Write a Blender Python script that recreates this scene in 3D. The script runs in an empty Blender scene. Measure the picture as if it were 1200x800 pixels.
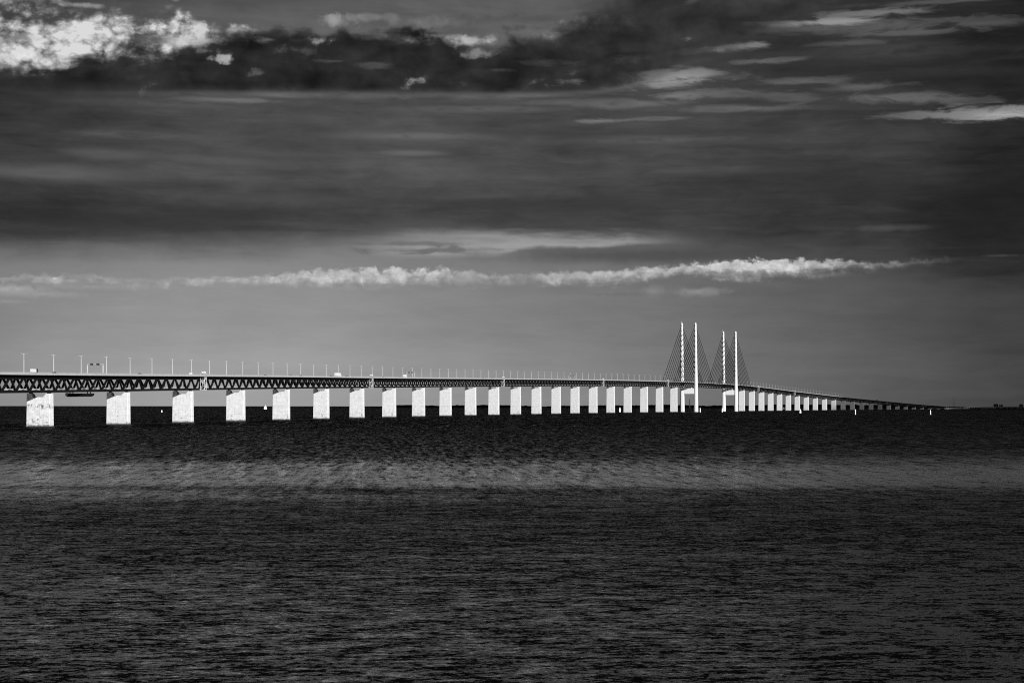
import bpy, bmesh, math, random
import numpy as np
from mathutils import Vector, Matrix, noise as mnoise

R = math.radians
random.seed(7)
scene = bpy.context.scene
COL = scene.collection

# ------------------------------------------------------------------ camera
CAM_Z = 13.2
cam_d = bpy.data.cameras.new('camera')
cam_d.sensor_width = 36.0
cam_d.lens = 2141.0 / 1200.0 * 36.0
cam_d.shift_y = 75.6 / 1200.0
cam_d.clip_start = 1.0
cam_d.clip_end = 200000.0
cam = bpy.data.objects.new('camera', cam_d)
COL.objects.link(cam)
cam.location = (0, 0, CAM_Z)
cam.rotation_euler = (Matrix.Rotation(R(90), 4, 'X') @ Matrix.Rotation(R(0.05), 4, 'Z')).to_euler()
scene.camera = cam

# ------------------------------------------------------------------ exposure
scene.view_settings.view_transform = 'Standard'
scene.view_settings.look = 'None'
scene.view_settings.gamma = 1.0
EXPOSURE = 1.0
scene.view_settings.exposure = EXPOSURE
scene.cycles.use_denoising = False            # keeps the fine grain of water and cloud
scene.cycles.filter_width = 1.1

# ------------------------------------------------------------------ sun
SUN_EL = R(16.0)
SUN_H = Vector((0.636, -0.771, 0)).normalized()       # behind the viewer, to the right
SUN_DIR = Vector((SUN_H.x * math.cos(SUN_EL), SUN_H.y * math.cos(SUN_EL), math.sin(SUN_EL)))
sl = bpy.data.lights.new('sun', 'SUN')
sl.energy = 5.0
sl.angle = R(0.5)
sl.color = (1.0, 1.0, 1.0)                            # black and white photograph
so = bpy.data.objects.new('sun', sl)
COL.objects.link(so)
so.rotation_euler = SUN_DIR.to_track_quat('Z', 'Y').to_euler()
so.location = SUN_DIR * 3000

# ------------------------------------------------------------------ node helper
class G:
    """tiny expression builder over math nodes"""
    def __init__(self, tree, dim='3D'):
        self.t = tree
        self.dim = dim
    def new(self, kind):
        return self.t.nodes.new(kind)
    def put(self, sock, v):
        if isinstance(v, E):
            self.t.links.new(v.s, sock)
        elif hasattr(v, 'is_output'):
            self.t.links.new(v, sock)
        else:
            sock.default_value = v
    def m(self, op, a, b=0.0, c=None, clamp=False):
        n = self.new('ShaderNodeMath')
        n.operation = op
        n.use_clamp = clamp
        self.put(n.inputs[0], a)
        self.put(n.inputs[1], b)
        if c is not None:
            self.put(n.inputs[2], c)
        return E(self, n.outputs[0])
    def smooth(self, x, lo, hi):
        n = self.new('ShaderNodeMapRange')
        n.interpolation_type = 'SMOOTHSTEP'
        self.put(n.inputs[0], x)
        self.put(n.inputs[1], lo); self.put(n.inputs[2], hi)
        n.inputs[3].default_value = 0; n.inputs[4].default_value = 1
        return E(self, n.outputs[0])
    def mix(self, a, b, f):                # a + (b-a)*f
        n = self.new('ShaderNodeMix')
        n.data_type = 'FLOAT'
        self.put(n.inputs[0], f); self.put(n.inputs[2], a); self.put(n.inputs[3], b)
        return E(self, n.outputs[0])
    def vec(self, x, y, z=0.0):
        n = self.new('ShaderNodeCombineXYZ')
        if self.dim == '2D' and z:
            x = x + z * 7.31
            z = 0.0
        self.put(n.inputs[0], x); self.put(n.inputs[1], y); self.put(n.inputs[2], z)
        return n.outputs[0]
    def noise(self, v, scale, detail=4, rough=0.55, dist=0.0, color=False):
        n = self.new('ShaderNodeTexNoise')
        n.noise_dimensions = self.dim
        self.t.links.new(v, n.inputs['Vector'])
        n.inputs['Scale'].default_value = scale
        n.inputs['Detail'].default_value = detail
        n.inputs['Roughness'].default_value = rough
        n.inputs['Distortion'].default_value = dist
        return n.outputs['Color'] if color else E(self, n.outputs[0])
    def puff(self, v, scale, detail=3.0, rough=0.5, smooth=0.35):
        n = self.new('ShaderNodeTexVoronoi')
        n.feature = 'F1'
        n.voronoi_dimensions = self.dim
        n.normalize = True
        self.t.links.new(v, n.inputs['Vector'])
        n.inputs['Scale'].default_value = scale
        n.inputs['Detail'].default_value = detail
        n.inputs['Roughness'].default_value = rough
        return E(self, n.outputs['Distance'])
    def curve(self, x, pts):
        n = self.new('ShaderNodeFloatCurve')
        c = n.mapping.curves[0]
        pts = sorted(pts)
        c.points[0].location = pts[0]
        c.points[1].location = pts[-1]
        for p in pts[1:-1]:
            c.points.new(*p)
        for p in c.points:
            p.handle_type = 'AUTO_CLAMPED'
        n.mapping.update()
        self.put(n.inputs['Value'], x)
        return E(self, n.outputs[0])

class E:
    def __init__(self, g, s):
        self.g = g; self.s = s
    def __add__(self, o): return self.g.m('ADD', self, o)
    def __radd__(self, o): return self.g.m('ADD', self, o)
    def __sub__(self, o): return self.g.m('SUBTRACT', self, o)
    def __rsub__(self, o): return self.g.m('SUBTRACT', o, self)
    def __mul__(self, o): return self.g.m('MULTIPLY', self, o)
    def __rmul__(self, o): return self.g.m('MULTIPLY', self, o)
    def __truediv__(self, o): return self.g.m('DIVIDE', self, o)
    def clamp(self): return self.g.m('ADD', self, 0.0, clamp=True)

# ------------------------------------------------------------------ sky
SKY_STRENGTH = 0.1
world = bpy.data.worlds.new('World')
scene.world = world
world.use_nodes = True
world.cycles.sampling_method = 'MANUAL'
world.cycles.sample_map_resolution = 256
wt = world.node_tree
wt.nodes.clear()
g = G(wt, '2D')
wout = g.new('ShaderNodeOutputWorld')
bg = g.new('ShaderNodeBackground')
bg.inputs['Strength'].default_value = SKY_STRENGTH
wt.links.new(bg.outputs[0], wout.inputs[0])
sky = g.new('ShaderNodeTexSky')
sky.sky_type = 'NISHITA'
sky.sun_disc = False
sky.sun_elevation = SUN_EL
sky.sun_rotation = math.atan2(SUN_DIR.x, SUN_DIR.y)
sky.air_density = 1.0
sky.dust_density = 1.0
sep = g.new('ShaderNodeSeparateColor')
wt.links.new(sky.outputs[0], sep.inputs[0])
sky_red = E(g, sep.outputs[0])              # a red filter over black and white film
tc = g.new('ShaderNodeTexCoord')
sx = g.new('ShaderNodeSeparateXYZ')
wt.links.new(tc.outputs['Generated'], sx.inputs[0])
dx, dy, dz = (E(g, sx.outputs[i]) for i in range(3))
AZ = g.m('ARCTAN2', dx, dy) * (180 / math.pi)                     # degrees, right positive
EL = g.m('ARCSINE', dz) * (180 / math.pi)
def aa(px): return math.degrees(math.atan((px - 600) / 2141.0))
def ee(py): return math.degrees(math.atan((475.6 - py) / 2141.0))
U = ((AZ + 16.0) / 32.0).clamp()
V = (EL / 16.0).clamp()
def uu(px): return (aa(px) + 16) / 32
def vv(py): return ee(py) / 16
P = g.vec(AZ, EL, 0.0)
PS = g.vec(AZ * 0.22, EL * 1.5, 3.0)                              # stretched along the horizon
n_fine = g.noise(P, 2.2, 6, 0.6, 0.3) - 0.5
n_mid = g.noise(P, 0.9, 5, 0.55, 0.2) - 0.5
n_big = g.noise(g.vec(AZ * 0.5, EL, 9.0), 0.55, 3, 0.5) - 0.5
n_str = g.noise(PS, 1.1, 5, 0.55, 0.4) - 0.5
n_str2 = g.noise(g.vec(AZ * 0.12, EL * 2.2, 21.0), 1.3, 4, 0.6, 0.2) - 0.5
wob = g.noise(P, 1.4, 3, 0.5, 0.0)
n_puff = 0.42 - g.puff(g.vec(AZ + wob * 0.5, EL * 1.5 + wob * 0.4, 2.0), 1.0, 3.0, 0.55)
n_puffs = 0.42 - g.puff(g.vec(AZ + wob * 0.3, EL * 1.3 + wob * 0.2, 7.0), 2.6, 3.0, 0.55)
n_lump = g.noise(g.vec(AZ * 0.8, EL * 1.4, 13.0), 0.75, 4, 0.5, 0.3) - 0.5
n_wisp = g.noise(g.vec(AZ * 0.55 + EL * 0.35, EL * 2.3 - AZ * 0.05, 31.0), 1.25, 7, 0.66, 0.35) - 0.5
n_bill = g.noise(g.vec(AZ * 1.0, EL * 1.25, 5.0), 1.9, 6, 0.58, 0.15) - 0.5

def edge(pts):                                                    # height of an edge along the sky, in degrees
    return g.curve(U, [(uu(x), vv(y)) for x, y in pts]) * 16.0
def amt(pts):
    return g.curve(U, [(uu(x), v) for x, v in pts])
def blob(px, py, rx, ry, slope=0.0, warp=0.6, soft=(1.0, 0.1), ns=None):
    """soft cloudy patch: centre and radii given in tenths of a milliradian-like units, edge broken up by noise"""
    k = 2141 * math.pi / 180
    mp = g.new('ShaderNodeMapping')
    mp.vector_type = 'TEXTURE'
    mp.inputs['Location'].default_value = (aa(px), ee(py), 0)
    mp.inputs['Rotation'].default_value = (0, 0, math.atan(slope))
    mp.inputs['Scale'].default_value = (2 * rx / k, 2 * ry / k, 1)
    wt.links.new(P, mp.inputs['Vector'])
    gr = g.new('ShaderNodeTexGradient')
    gr.gradient_type = 'SPHERICAL'
    wt.links.new(mp.outputs[0], gr.inputs[0])
    ns = n_fine if ns is None else ns
    return g.smooth(g.m('MULTIPLY_ADD', ns, -warp, E(g, gr.outputs['Fac'])), 1 - soft[0] / 2, 1 - soft[1] / 2)

# clear air: brighter to the left, from the sky texture; thin grey veil thickening to the right
clear = g.m('POWER', g.m('MAXIMUM', sky_red * 0.043, 0.0), 1 / 2.2)
hor = g.curve(V, [(0, .69), (vv(440), .665), (vv(390), .605), (vv(340), .57), (vv(300), .52), (vv(200), .42), (vv(60), .42), (vv(0), .44), (1, .30)])
hlr = g.curve(U, [(0, .86), (uu(0), .87), (uu(90), 0.95), (uu(280), 1.0), (uu(520), .90), (uu(700), .79), (uu(900), .62), (uu(1060), .46), (uu(1200), .33), (1, .32)])
val = g.mix(clear, hor * hlr, 0.75) + n_str * 0.05 + n_wisp * .035 + n_big * .05
# broad stratus sheet
sheet_lo = edge([(0, 305), (150, 300), (300, 303), (420, 292), (560, 286), (650, 296), (760, 290), (830, 300), (1000, 315), (1200, 345)])
sheet_m = g.smooth(EL + n_str * 0.9 + n_mid * 0.25, sheet_lo - 0.40, sheet_lo + 1.0)
sheet_v = g.curve(V, [(0, .27), (vv(300), .30), (vv(260), .27), (vv(225), .29), (vv(200), .32), (vv(160), .30), (vv(125), .30), (vv(90), .27), (vv(30), .27), (vv(0), .25), (.9, .16), (1, .13)])
sheet_u = g.curve(U, [(0, .36), (uu(0), .38), (uu(150), .45), (uu(400), .52), (uu(650), .5), (uu(850), .46), (uu(1050), .40), (uu(1200), .30), (1, .3)])
sheet_v = sheet_v * sheet_u * 1.9 + n_str * 0.10 + n_str2 * 0.055 + n_wisp * 0.085 + n_big * 0.07
val = g.mix(val, sheet_v, sheet_m * 0.97)
# open slot of paler sky near the top of the picture
top_lo = edge([(0, 60), (200, 50), (420, 60), (600, 60), (690, 30), (760, 5), (900, -20), (1200, -40)])
top_m = g.smooth(EL + n_mid * 0.5, top_lo - 0.2, top_lo + 0.5)
top_v = 0.36 + n_str * 0.14 + n_mid * 0.05 + g.smooth(EL, ee(45), ee(0)) * -0.02
top_v = top_v * amt([(0, .72), (100, .85), (300, 1.0), (560, 1.05), (760, .9), (1200, .8)])
val = g.mix(val, top_v, top_m * g.smooth(EL, 15.5, 13.2))

def add(mask, v):
    global val
    val = g.mix(val, v, mask)
# pale wisps inside the sheet
add(blob(60, 212, 170, 17, 0.0, 0.5, ns=n_str) * 0.75, 0.40 + n_str * .1)
add(blob(130, 188, 90, 11, -0.02, 0.5, ns=n_str) * 0.7, 0.37)
add(blob(250, 192, 130, 8, -0.03, 0.5, ns=n_str) * 0.5, 0.37)
add(blob(480, 180, 55, 5, 0.0, 0.3, ns=n_str) * 0.75, 0.41)
add(blob(300, 236, 160, 10, 0.0, 0.6, ns=n_str2) * 0.35, 0.33)
add(blob(980, 215, 260, 40, 0.0, 0.5, ns=n_str2) * 0.45, 0.19)
add(blob(200, 262, 280, 22, 0.0, 0.6, ns=n_str2) * 0.55, 0.22)
add(blob(700, 242, 260, 18, 0.0, 0.6, ns=n_str2) * 0.5, 0.23)
add(blob(1170, 260, 120, 90, 0.0, 0.4, ns=n_str2) * 0.6, 0.16)
# bright long lens of sky above the dark shelf, middle of the picture
lens_hi = edge([(0, 300), (330, 300), (400, 284), (470, 275), (580, 270), (700, 272), (800, 281), (840, 288), (1200, 300)])
lens_lo = edge([(0, 300), (330, 300), (400, 292), (470, 300), (560, 300), (620, 290), (700, 288), (760, 285), (840, 286), (1200, 300)])
lens_s = g.smooth(AZ, aa(620), aa(440)) * 0.22
lens_m = g.smooth(EL + n_str * 0.55 + n_wisp * .5, lens_hi + 0.22, lens_hi - 0.42) * g.smooth(EL + n_mid * 0.14 + n_str * .15 + n_wisp * .16, lens_lo - 0.08 - lens_s, lens_lo + 0.06 + lens_s) * amt([(0, 0), (330, 0), (400, .25), (470, .7), (560, 1), (700, 1), (770, .75), (860, .0), (1200, 0)])
add(lens_m * 0.95, 0.60 + n_str * 0.28 + n_str2 * .2)
add(blob(500, 294, 85, 4.5, 0.006, 1.4, soft=(1.2, .2), ns=n_wisp) * 0.6, 0.34)
add(blob(478, 286, 70, 3.2, -0.004, 1.4, soft=(1.2, .2), ns=n_wisp) * 0.5, 0.36)
# darker shelf under the lens on the right
add(blob(770, 300, 250, 13, 0.003, 0.35, ns=n_mid) * 0.6, 0.27)
add(blob(1040, 271, 75, 6, 0.0, 0.6, ns=n_mid) * 0.55, 0.34)
# cumulus line across the middle
cl_hi = edge([(0, 331), (60, 327), (110, 326), (150, 332), (200, 330), (270, 327), (330, 324), (400, 318), (480, 317), (540, 317), (580, 322), (640, 320), (700, 318), (760, 314), (830, 309), (880, 306), (950, 307), (1020, 310), (1090, 308), (1135, 307), (1200, 312)])
cl_lo = edge([(0, 338), (60, 334), (110, 331), (150, 340), (200, 337), (270, 335), (330, 334), (400, 334), (480, 333), (540, 333), (580, 332), (640, 332), (700, 332), (760, 327), (830, 324), (880, 325), (950, 321), (1020, 316), (1090, 311), (1135, 309), (1200, 314)])
cl_a = amt([(0, .85), (60, .9), (105, .95), (130, .75), (180, .85), (260, .95), (320, .9), (345, .88), (460, .9), (535, .88), (555, .45), (580, .72), (615, .35), (640, .85), (760, .92), (900, .95), (1000, .88), (1060, .7), (1110, .45), (1140, .0), (1200, 0)]) * (1.0 + n_wisp * .9)
cl_p = amt([(0, .25), (280, .4), (350, 1.15), (550, 1.1), (640, .6), (860, .95), (1000, .7), (1200, .4)])
cl_t = g.smooth(EL + n_fine * 0.34 - n_puffs * cl_p * 0.38 + n_wisp * .22 + 0.03, cl_hi + 0.07, cl_hi - 0.08)
cl_b = g.smooth(EL + n_str * 0.4 + n_fine * 0.40 + n_wisp * .4, cl_lo - 0.16, cl_lo + 0.24)
cl_v = amt([(0, .67), (120, .65), (260, .67), (340, .66), (450, .69), (550, .64), (640, .64), (720, .66), (880, .74), (960, .68), (1060, .55), (1140, .45), (1200, .4)])
add(cl_t * cl_b * cl_a, cl_v + n_fine * 0.35 + n_puffs * cl_p * 0.40 + n_str * .15 + n_mid * 0.12 + (EL - cl_lo) * 0.10 - 0.02)
# small puffs left and below the line
for (bx, by, rx, ry, v, o) in [(14, 344, 44, 7, .66, .9), (2, 358, 40, 4, .6, .5), (64, 331, 7, 3, .8, .9), (820, 342, 50, 7, .54, .9), (765, 341, 20, 9, .52, .8), (40, 349, 80, 6, .62, .6), (110, 340, 130, 5, .60, .5),
                               (880, 322, 70, 6, .5, .6), (960, 324, 50, 4, .45, .5), (540, 327, 14, 8, .64, .7), (600, 327, 22, 6, .55, .7), (1175, 305, 30, 2, .38, .4), (735, 345, 60, 3, .42, .3), (430, 336, 90, 7, .57, .5)]:
    add(blob(bx, by, rx, ry, 0.0, 0.85, ns=n_fine) * o, v + n_fine * 0.25)
# sunlit heaped clouds, upper left
cu_lo = 0.0
cu_hi = edge([(0, 26), (60, 30), (130, 28), (210, 34), (260, 45), (330, 52), (400, 60), (600, 70), (1200, 90)])
cu_bot = edge([(0, 106), (120, 98), (200, 88), (280, 75), (360, 75), (600, 80), (1200, 90)])
cu_m = g.smooth(EL - n_puff * 1.3 + n_lump * 0.9 + n_fine * 0.25, cu_hi + 0.26, cu_hi - 0.22) * g.smooth(EL, cu_bot - .1, cu_bot + .1)
cu_gap = g.smooth(n_lump * 1.0 + n_puff * 0.8 + n_fine * .35 + g.smooth(EL, ee(50), ee(30)) * -0.10, -0.26, 0.02) * 0.72 + 0.28
cu_m = cu_m * cu_gap * amt([(0, 1), (180, 1), (240, .9), (300, .6), (360, .0), (1200, 0)])
cu_v = 0.31 + n_puff * 1.30 + n_lump * 1.7 + n_puffs * 0.9 + g.smooth(EL, ee(40), ee(85)) * .06 + n_fine * 0.35 + n_str * .35 + (1.0 - g.smooth(AZ, aa(0), aa(260))) * .09
cu_v = g.m('MAXIMUM', g.m('MINIMUM', cu_v, 0.85), 0.27)
add(cu_m, cu_v)
for (bx, by, rx, ry, v, o) in [(25, 15, 60, 6, .50, .6), (97, 19, 30, 4, .62, .8), (60, 10, 22, 8, .42, .5), (205, 7, 8, 3.5, .58, .6), (168, 7, 6, 2.5, .5, .5), (185, 6, 4, 2, .45, .5),
                               (20, 60, 34, 6, .42, .55), (175, 56, 24, 9, .40, .75), (230, 56, 45, 10, .75, .75), (30, 82, 70, 7, .9, .7),
                               (395, 27, 26, 10, .62, .75), (430, 22, 55, 7, .55, .6), (500, 27, 60, 10, .48, .6), (545, 48, 55, 10, .72, .85), (500, 45, 60, 7, .66, .75),
                               (700, 30, 55, 12, .62, .8), (660, 42, 40, 8, .60, .7), (735, 30, 20, 5, .7, .6), (575, 20, 60, 5, .35, .5), (610, 33, 30, 5, .30, .5)]:
    add(blob(bx, by, rx, ry, 0.004, 0.9, ns=n_bill) * o, v + n_fine * 0.28 + n_bill * .15)
# right hand upper clouds: streaks and wisps
for (bx, by, rx, ry, sl_, v, o) in [(1000, 38, 150, 10, .006, .40, .6), (960, 32, 80, 4.5, .0, .62, .8), (905, 31, 40, 3, .0, .58, .7), (1020, 24, 110, 5, .01, .52, .7), (1100, 14, 110, 4, .01, .42, .5),
                                    (865, 57, 40, 4, .03, .58, .8), (830, 62, 70, 5, .05, .46, .6), (780, 95, 70, 12, .05, .60, .75), (820, 90, 60, 8, .0, .48, .5),
                                    (790, 114, 42, 5, .02, .48, .6), (840, 112, 90, 7, .0, .43, .55), (925, 118, 40, 7, -.02, .40, .5), (1060, 122, 80, 9, -.01, .42, .6), (1130, 128, 60, 5, -.03, .38, .5),
                                    (1165, 144, 80, 11, .0, .58, .8), (1175, 146, 50, 6, .0, .66, .7), (1150, 40, 70, 8, -.01, .34, .6), (940, 100, 80, 5, .02, .40, .6), (870, 130, 90, 5, .0, .40, .6), (740, 122, 70, 6, .02, .42, .7), (1010, 108, 60, 6, .02, .37, .6), (905, 75, 60, 4, .03, .42, .6), (1080, 48, 70, 5, .01, .38, .6), (560, 128, 110, 5, .0, .36, .6), (470, 160, 120, 6, .0, .36, .5), (160, 165, 120, 6, .0, .33, .5), (760, 165, 140, 6, .01, .34, .5), (1110, 143, 90, 6, -.01, .48, .7), (700, 142, 45, 3.5, .01, .48, .6), (775, 140, 40, 3, .01, .44, .5), (670, 120, 90, 5, .01, .38, .5), (620, 112, 40, 3, 0, .4, .5),
                                    (280, 122, 70, 4, 0, .44, .6), (330, 115, 40, 4, -.02, .40, .5), (180, 128, 140, 6, .0, .30, .4), (1050, 70, 130, 14, 0, .30, .4), (1000, 57, 60, 4, 0, .36, .5), (810, 3, 14, 5, .3, .55, .7)]:
    add(blob(bx, by, rx, ry, sl_, 1.25, soft=(1.15, 0.25), ns=n_wisp) * o, v + .04 + n_wisp * 0.35 + n_str * 0.15)
add(blob(1120, 95, 190, 10, 0.0, 0.6, ns=n_str) * 0.6, 0.20)
add(blob(960, 80, 120, 6, 0.02, 0.6, ns=n_str) * 0.4, 0.22)
# heavy unlit bank in front of them
bk_hi = edge([(0, 101), (50, 97), (85, 90), (120, 80), (170, 76), (210, 68), (250, 60), (290, 52), (335, 44), (370, 46), (420, 45), (470, 47), (510, 50), (550, 58), (570, 66), (600, 50), (640, 50), (665, 38), (690, 24), (720, 14), (760, 2), (840, -8), (1200, -40)])
bk_lo = edge([(0, 119), (80, 116), (200, 112), (340, 109), (480, 108), (600, 107), (700, 104), (760, 90), (800, 74), (850, 62), (900, 45), (960, 22), (1010, 8), (1200, 3)])
bk_soft = g.smooth(AZ, aa(560), aa(800)) * 0.50 + 0.20
bk_t = g.smooth(EL - n_puff * 0.75 + n_lump * 0.75 + n_fine * 0.16 + n_wisp * .25, bk_hi + bk_soft, bk_hi - bk_soft)
bk_left = g.smooth(AZ, aa(340), aa(0))
bk_b = g.smooth(EL + n_str * 0.25 + n_mid * .22 + n_lump * bk_left * .8 + n_wisp * (bk_soft - .16) * 1.2, bk_lo - bk_soft * .6 - bk_left * .35, bk_lo + bk_soft * .6 + bk_left * .25)
bk_a = amt([(0, .85), (90, .97), (600, .97), (760, .93), (850, .85), (1000, .7), (1200, .6)])
bk_v = 0.17 + n_lump * 0.18 + n_puff * 0.07 + n_fine * 0.05 + n_str * .06 + amt([(0, 0), (650, 0), (800, .03), (1000, .06), (1200, .06)])
bk_hole = g.smooth(n_lump + n_fine * .3, 0.16, 0.34) * 0.5
add(bk_t * bk_b * bk_a, bk_v + bk_hole * .4)
for (bx, by, rx, ry, v, o) in [(60, 98, 24, 5, .14, .5), (440, 78, 22, 6, .36, .6), (390, 74, 26, 2.5, .36, .5), (585, 82, 22, 3, .33, .5), (640, 75, 40, 6, .30, .5), (740, 70, 30, 9, .30, .5), (675, 95, 14, 3.5, .42, .6), (310, 52, 20, 5, .5, .6)]:
    add(blob(bx, by, rx, ry, 0.0, 1.3, ns=n_wisp) * o, v + n_fine * .15)
for (bx, by, rx, ry, v, o) in [(257, 74, 15, 7, .70, .85), (378, 51, 14, 6, .62, .8), (488, 93, 13, 6, .62, .8), (300, 90, 9, 6, .42, .6), (243, 66, 20, 5, .55, .6), (345, 62, 26, 6, .34, .6), (560, 62, 30, 9, .55, .7)]:
    add(blob(bx, by, rx, ry, 0.02, 1.7, ns=n_bill) * o, v + n_fine * .25)
# faint lit rim under the bank
add(g.smooth(g.m('ABSOLUTE', EL - bk_lo + 0.12 + n_wisp * .12), 0.16, 0.0) * amt([(0, 0), (100, .1), (300, .45), (700, .5), (800, .2), (900, 0), (1200, 0)]), 0.40 + n_wisp * .3)

# unseen sky above: pale band added to brighten water reflections, then dark overcast
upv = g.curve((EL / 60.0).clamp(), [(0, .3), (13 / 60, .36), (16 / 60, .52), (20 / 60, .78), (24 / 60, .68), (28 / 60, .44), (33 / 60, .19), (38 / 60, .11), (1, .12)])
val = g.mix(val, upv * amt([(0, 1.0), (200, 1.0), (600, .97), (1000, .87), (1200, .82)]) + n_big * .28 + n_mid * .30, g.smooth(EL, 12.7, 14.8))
rear = g.smooth(g.m('ABSOLUTE', AZ), 45.0, 90.0)
val = g.mix(val, 0.24 + n_big * .1, rear)
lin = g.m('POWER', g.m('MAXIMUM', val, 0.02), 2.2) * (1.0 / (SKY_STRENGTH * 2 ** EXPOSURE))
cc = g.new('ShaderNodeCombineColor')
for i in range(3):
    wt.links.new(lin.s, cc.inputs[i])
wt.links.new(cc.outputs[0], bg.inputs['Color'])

# ------------------------------------------------------------------ materials
def mat(name, v, rough=0.7, spec=0.3, metal=0.0, var=0.0, vscale=0.5):
    m = bpy.data.materials.new(name)
    m.use_nodes = True
    b = m.node_tree.nodes['Principled BSDF']
    b.inputs['Base Color'].default_value = (v, v, v, 1)
    b.inputs['Roughness'].default_value = rough
    b.inputs['Specular IOR Level'].default_value = spec
    b.inputs['Metallic'].default_value = metal
    if var:
        gg = G(m.node_tree)
        t = gg.new('ShaderNodeTexCoord')
        n = gg.noise(t.outputs['Object'], vscale, 5, 0.6)
        k = (n - 0.5) * (2 * var) + 1.0
        k = k * v
        c = gg.new('ShaderNodeCombineColor')
        for i in range(3):
            m.node_tree.links.new(k.s, c.inputs[i])
        m.node_tree.links.new(c.outputs[0], b.inputs['Base Color'])
    return m

M = {}
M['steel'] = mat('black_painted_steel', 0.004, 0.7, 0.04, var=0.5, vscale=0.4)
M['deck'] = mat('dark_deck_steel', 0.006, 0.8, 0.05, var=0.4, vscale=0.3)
M['asphalt'] = mat('asphalt', 0.05, 0.9, 0.2, var=0.3)
M['parapet'] = mat('pale_grey_parapet', 0.20, 0.7, 0.2, var=0.35, vscale=0.35)
M['ballast'] = mat('concrete_track_slab', 0.16, 0.9, 0.1, var=0.3)
M['stair'] = mat('weathered_white_steel', 0.38, 0.6, 0.2, var=0.9, vscale=0.8)
M['galv'] = mat('galvanised_steel', 0.34, 0.5, 0.4, var=0.2)
M['white'] = mat('white_paint', 0.75, 0.5, 0.3, var=0.12, vscale=1.0)
M['van'] = mat('off_white_vehicle_paint', 0.40, 0.4, 0.3, var=0.2, vscale=0.6)
M['dark'] = mat('dark_paint', 0.02, 0.5, 0.3)
M['glass'] = mat('dark_glass', 0.015, 0.15, 0.5)
M['rubber'] = mat('black_rubber', 0.012, 0.9, 0.1)
M['grey'] = mat('grey_paint', 0.18, 0.6, 0.3, var=0.2)
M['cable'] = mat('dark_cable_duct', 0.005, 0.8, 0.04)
M['pylon'] = mat('pale_pylon_concrete', 0.41, 0.85, 0.15, var=0.16, vscale=0.12)
M['wood'] = mat('dark_foliage', 0.022, 1.0, 0.0, var=0.6, vscale=0.05)
M['shore'] = mat('dark_shore_ground', 0.035, 1.0, 0.0, var=0.5, vscale=0.01)
M['tower'] = mat('grey_tower_block', 0.07, 0.8, 0.1, var=0.3, vscale=0.1)
M['shade_cloud'] = mat('cloud_white', 0.8, 1.0, 0.0, var=0.1, vscale=0.002)

def pier_material():
    m = bpy.data.materials.new('stained_white_concrete')
    m.use_nodes = True
    t = m.node_tree
    b = t.nodes['Principled BSDF']
    b.inputs['Roughness'].default_value = 0.85
    b.inputs['Specular IOR Level'].default_value = 0.15
    q = G(t)
    tcn = q.new('ShaderNodeTexCoord')
    oi = q.new('ShaderNodeObjectInfo')
    s = q.new('ShaderNodeSeparateXYZ')
    t.links.new(tcn.outputs['Object'], s.inputs[0])
    x, y, z = (E(q, s.outputs[i]) for i in range(3))
    rnd = E(q, oi.outputs['Random'])
    pv = q.vec(x + rnd * 300.0, y, z)
    n1 = q.noise(pv, 0.35, 5, 0.6)
    n2 = q.noise(q.vec(x * 1.0 + rnd * 100.0, y, z * 0.35), 0.9, 5, 0.65)       # runs down
    n3 = q.noise(q.vec(x * 0.6 + rnd * 70.0, y * .6, z * 1.1), 0.7, 4, 0.6)
    # casting joints every four metres
    fz = q.m('FRACT', z / 4.1 + rnd)
    joint = q.smooth(q.m('ABSOLUTE', fz - 0.5), 0.455, 0.49) * q.smooth(n1, 0.40, 0.60)
    # tide and splash stains close to the water
    tide = q.smooth(z + (n3 - 0.5) * 3.0, 3.4, 0.6) * q.smooth(n3, 0.46, 0.60)
    wet = q.smooth(z + (n1 - 0.5) * 2.5, 2.0, 0.8)
    run = q.noise(q.vec(x * 1.3 + rnd * 50.0, y * 1.3, z * 0.07), 1.0, 4, 0.6)
    run = q.smooth(run, 0.52, 0.70)
    splash = q.smooth(n3 + (rnd - 0.5) * .06, 0.55, 0.63) * q.smooth(z, 10.0, 5.0) * q.smooth(n2, 0.42, 0.58)
    # rusty run marks in a band one third of the way up, strong on some piers only
    band = q.smooth(q.m('ABSOLUTE', z - 12.0 - (rnd - .5) * 1.5), 2.4, 0.4) * q.smooth(n2, 0.47, 0.60)
    hit = E(q, oi.outputs['Alpha'])
    dirt = q.m('MAXIMUM', q.m('MAXIMUM', tide * 0.9, splash * 0.75), q.m('MAXIMUM', joint * 0.42, wet * 0.95))
    dirt = q.m('MAXIMUM', dirt, band * (q.smooth(rnd, 0.55, 0.9) * 0.35 + (1.0 - hit) * 0.8) )
    dirt = q.m('MAXIMUM', dirt, run * 0.30)
    base = 0.37 + (n1 - 0.5) * 0.26 + (n2 - 0.5) * 0.11
    v = q.mix(base, 0.06, dirt.clamp())
    c = q.new('ShaderNodeCombineColor')
    for i in range(3):
        t.links.new(v.s, c.inputs[i])
    t.links.new(c.outputs[0], b.inputs['Base Color'])
    return m
M['pier'] = pier_material()

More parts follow.
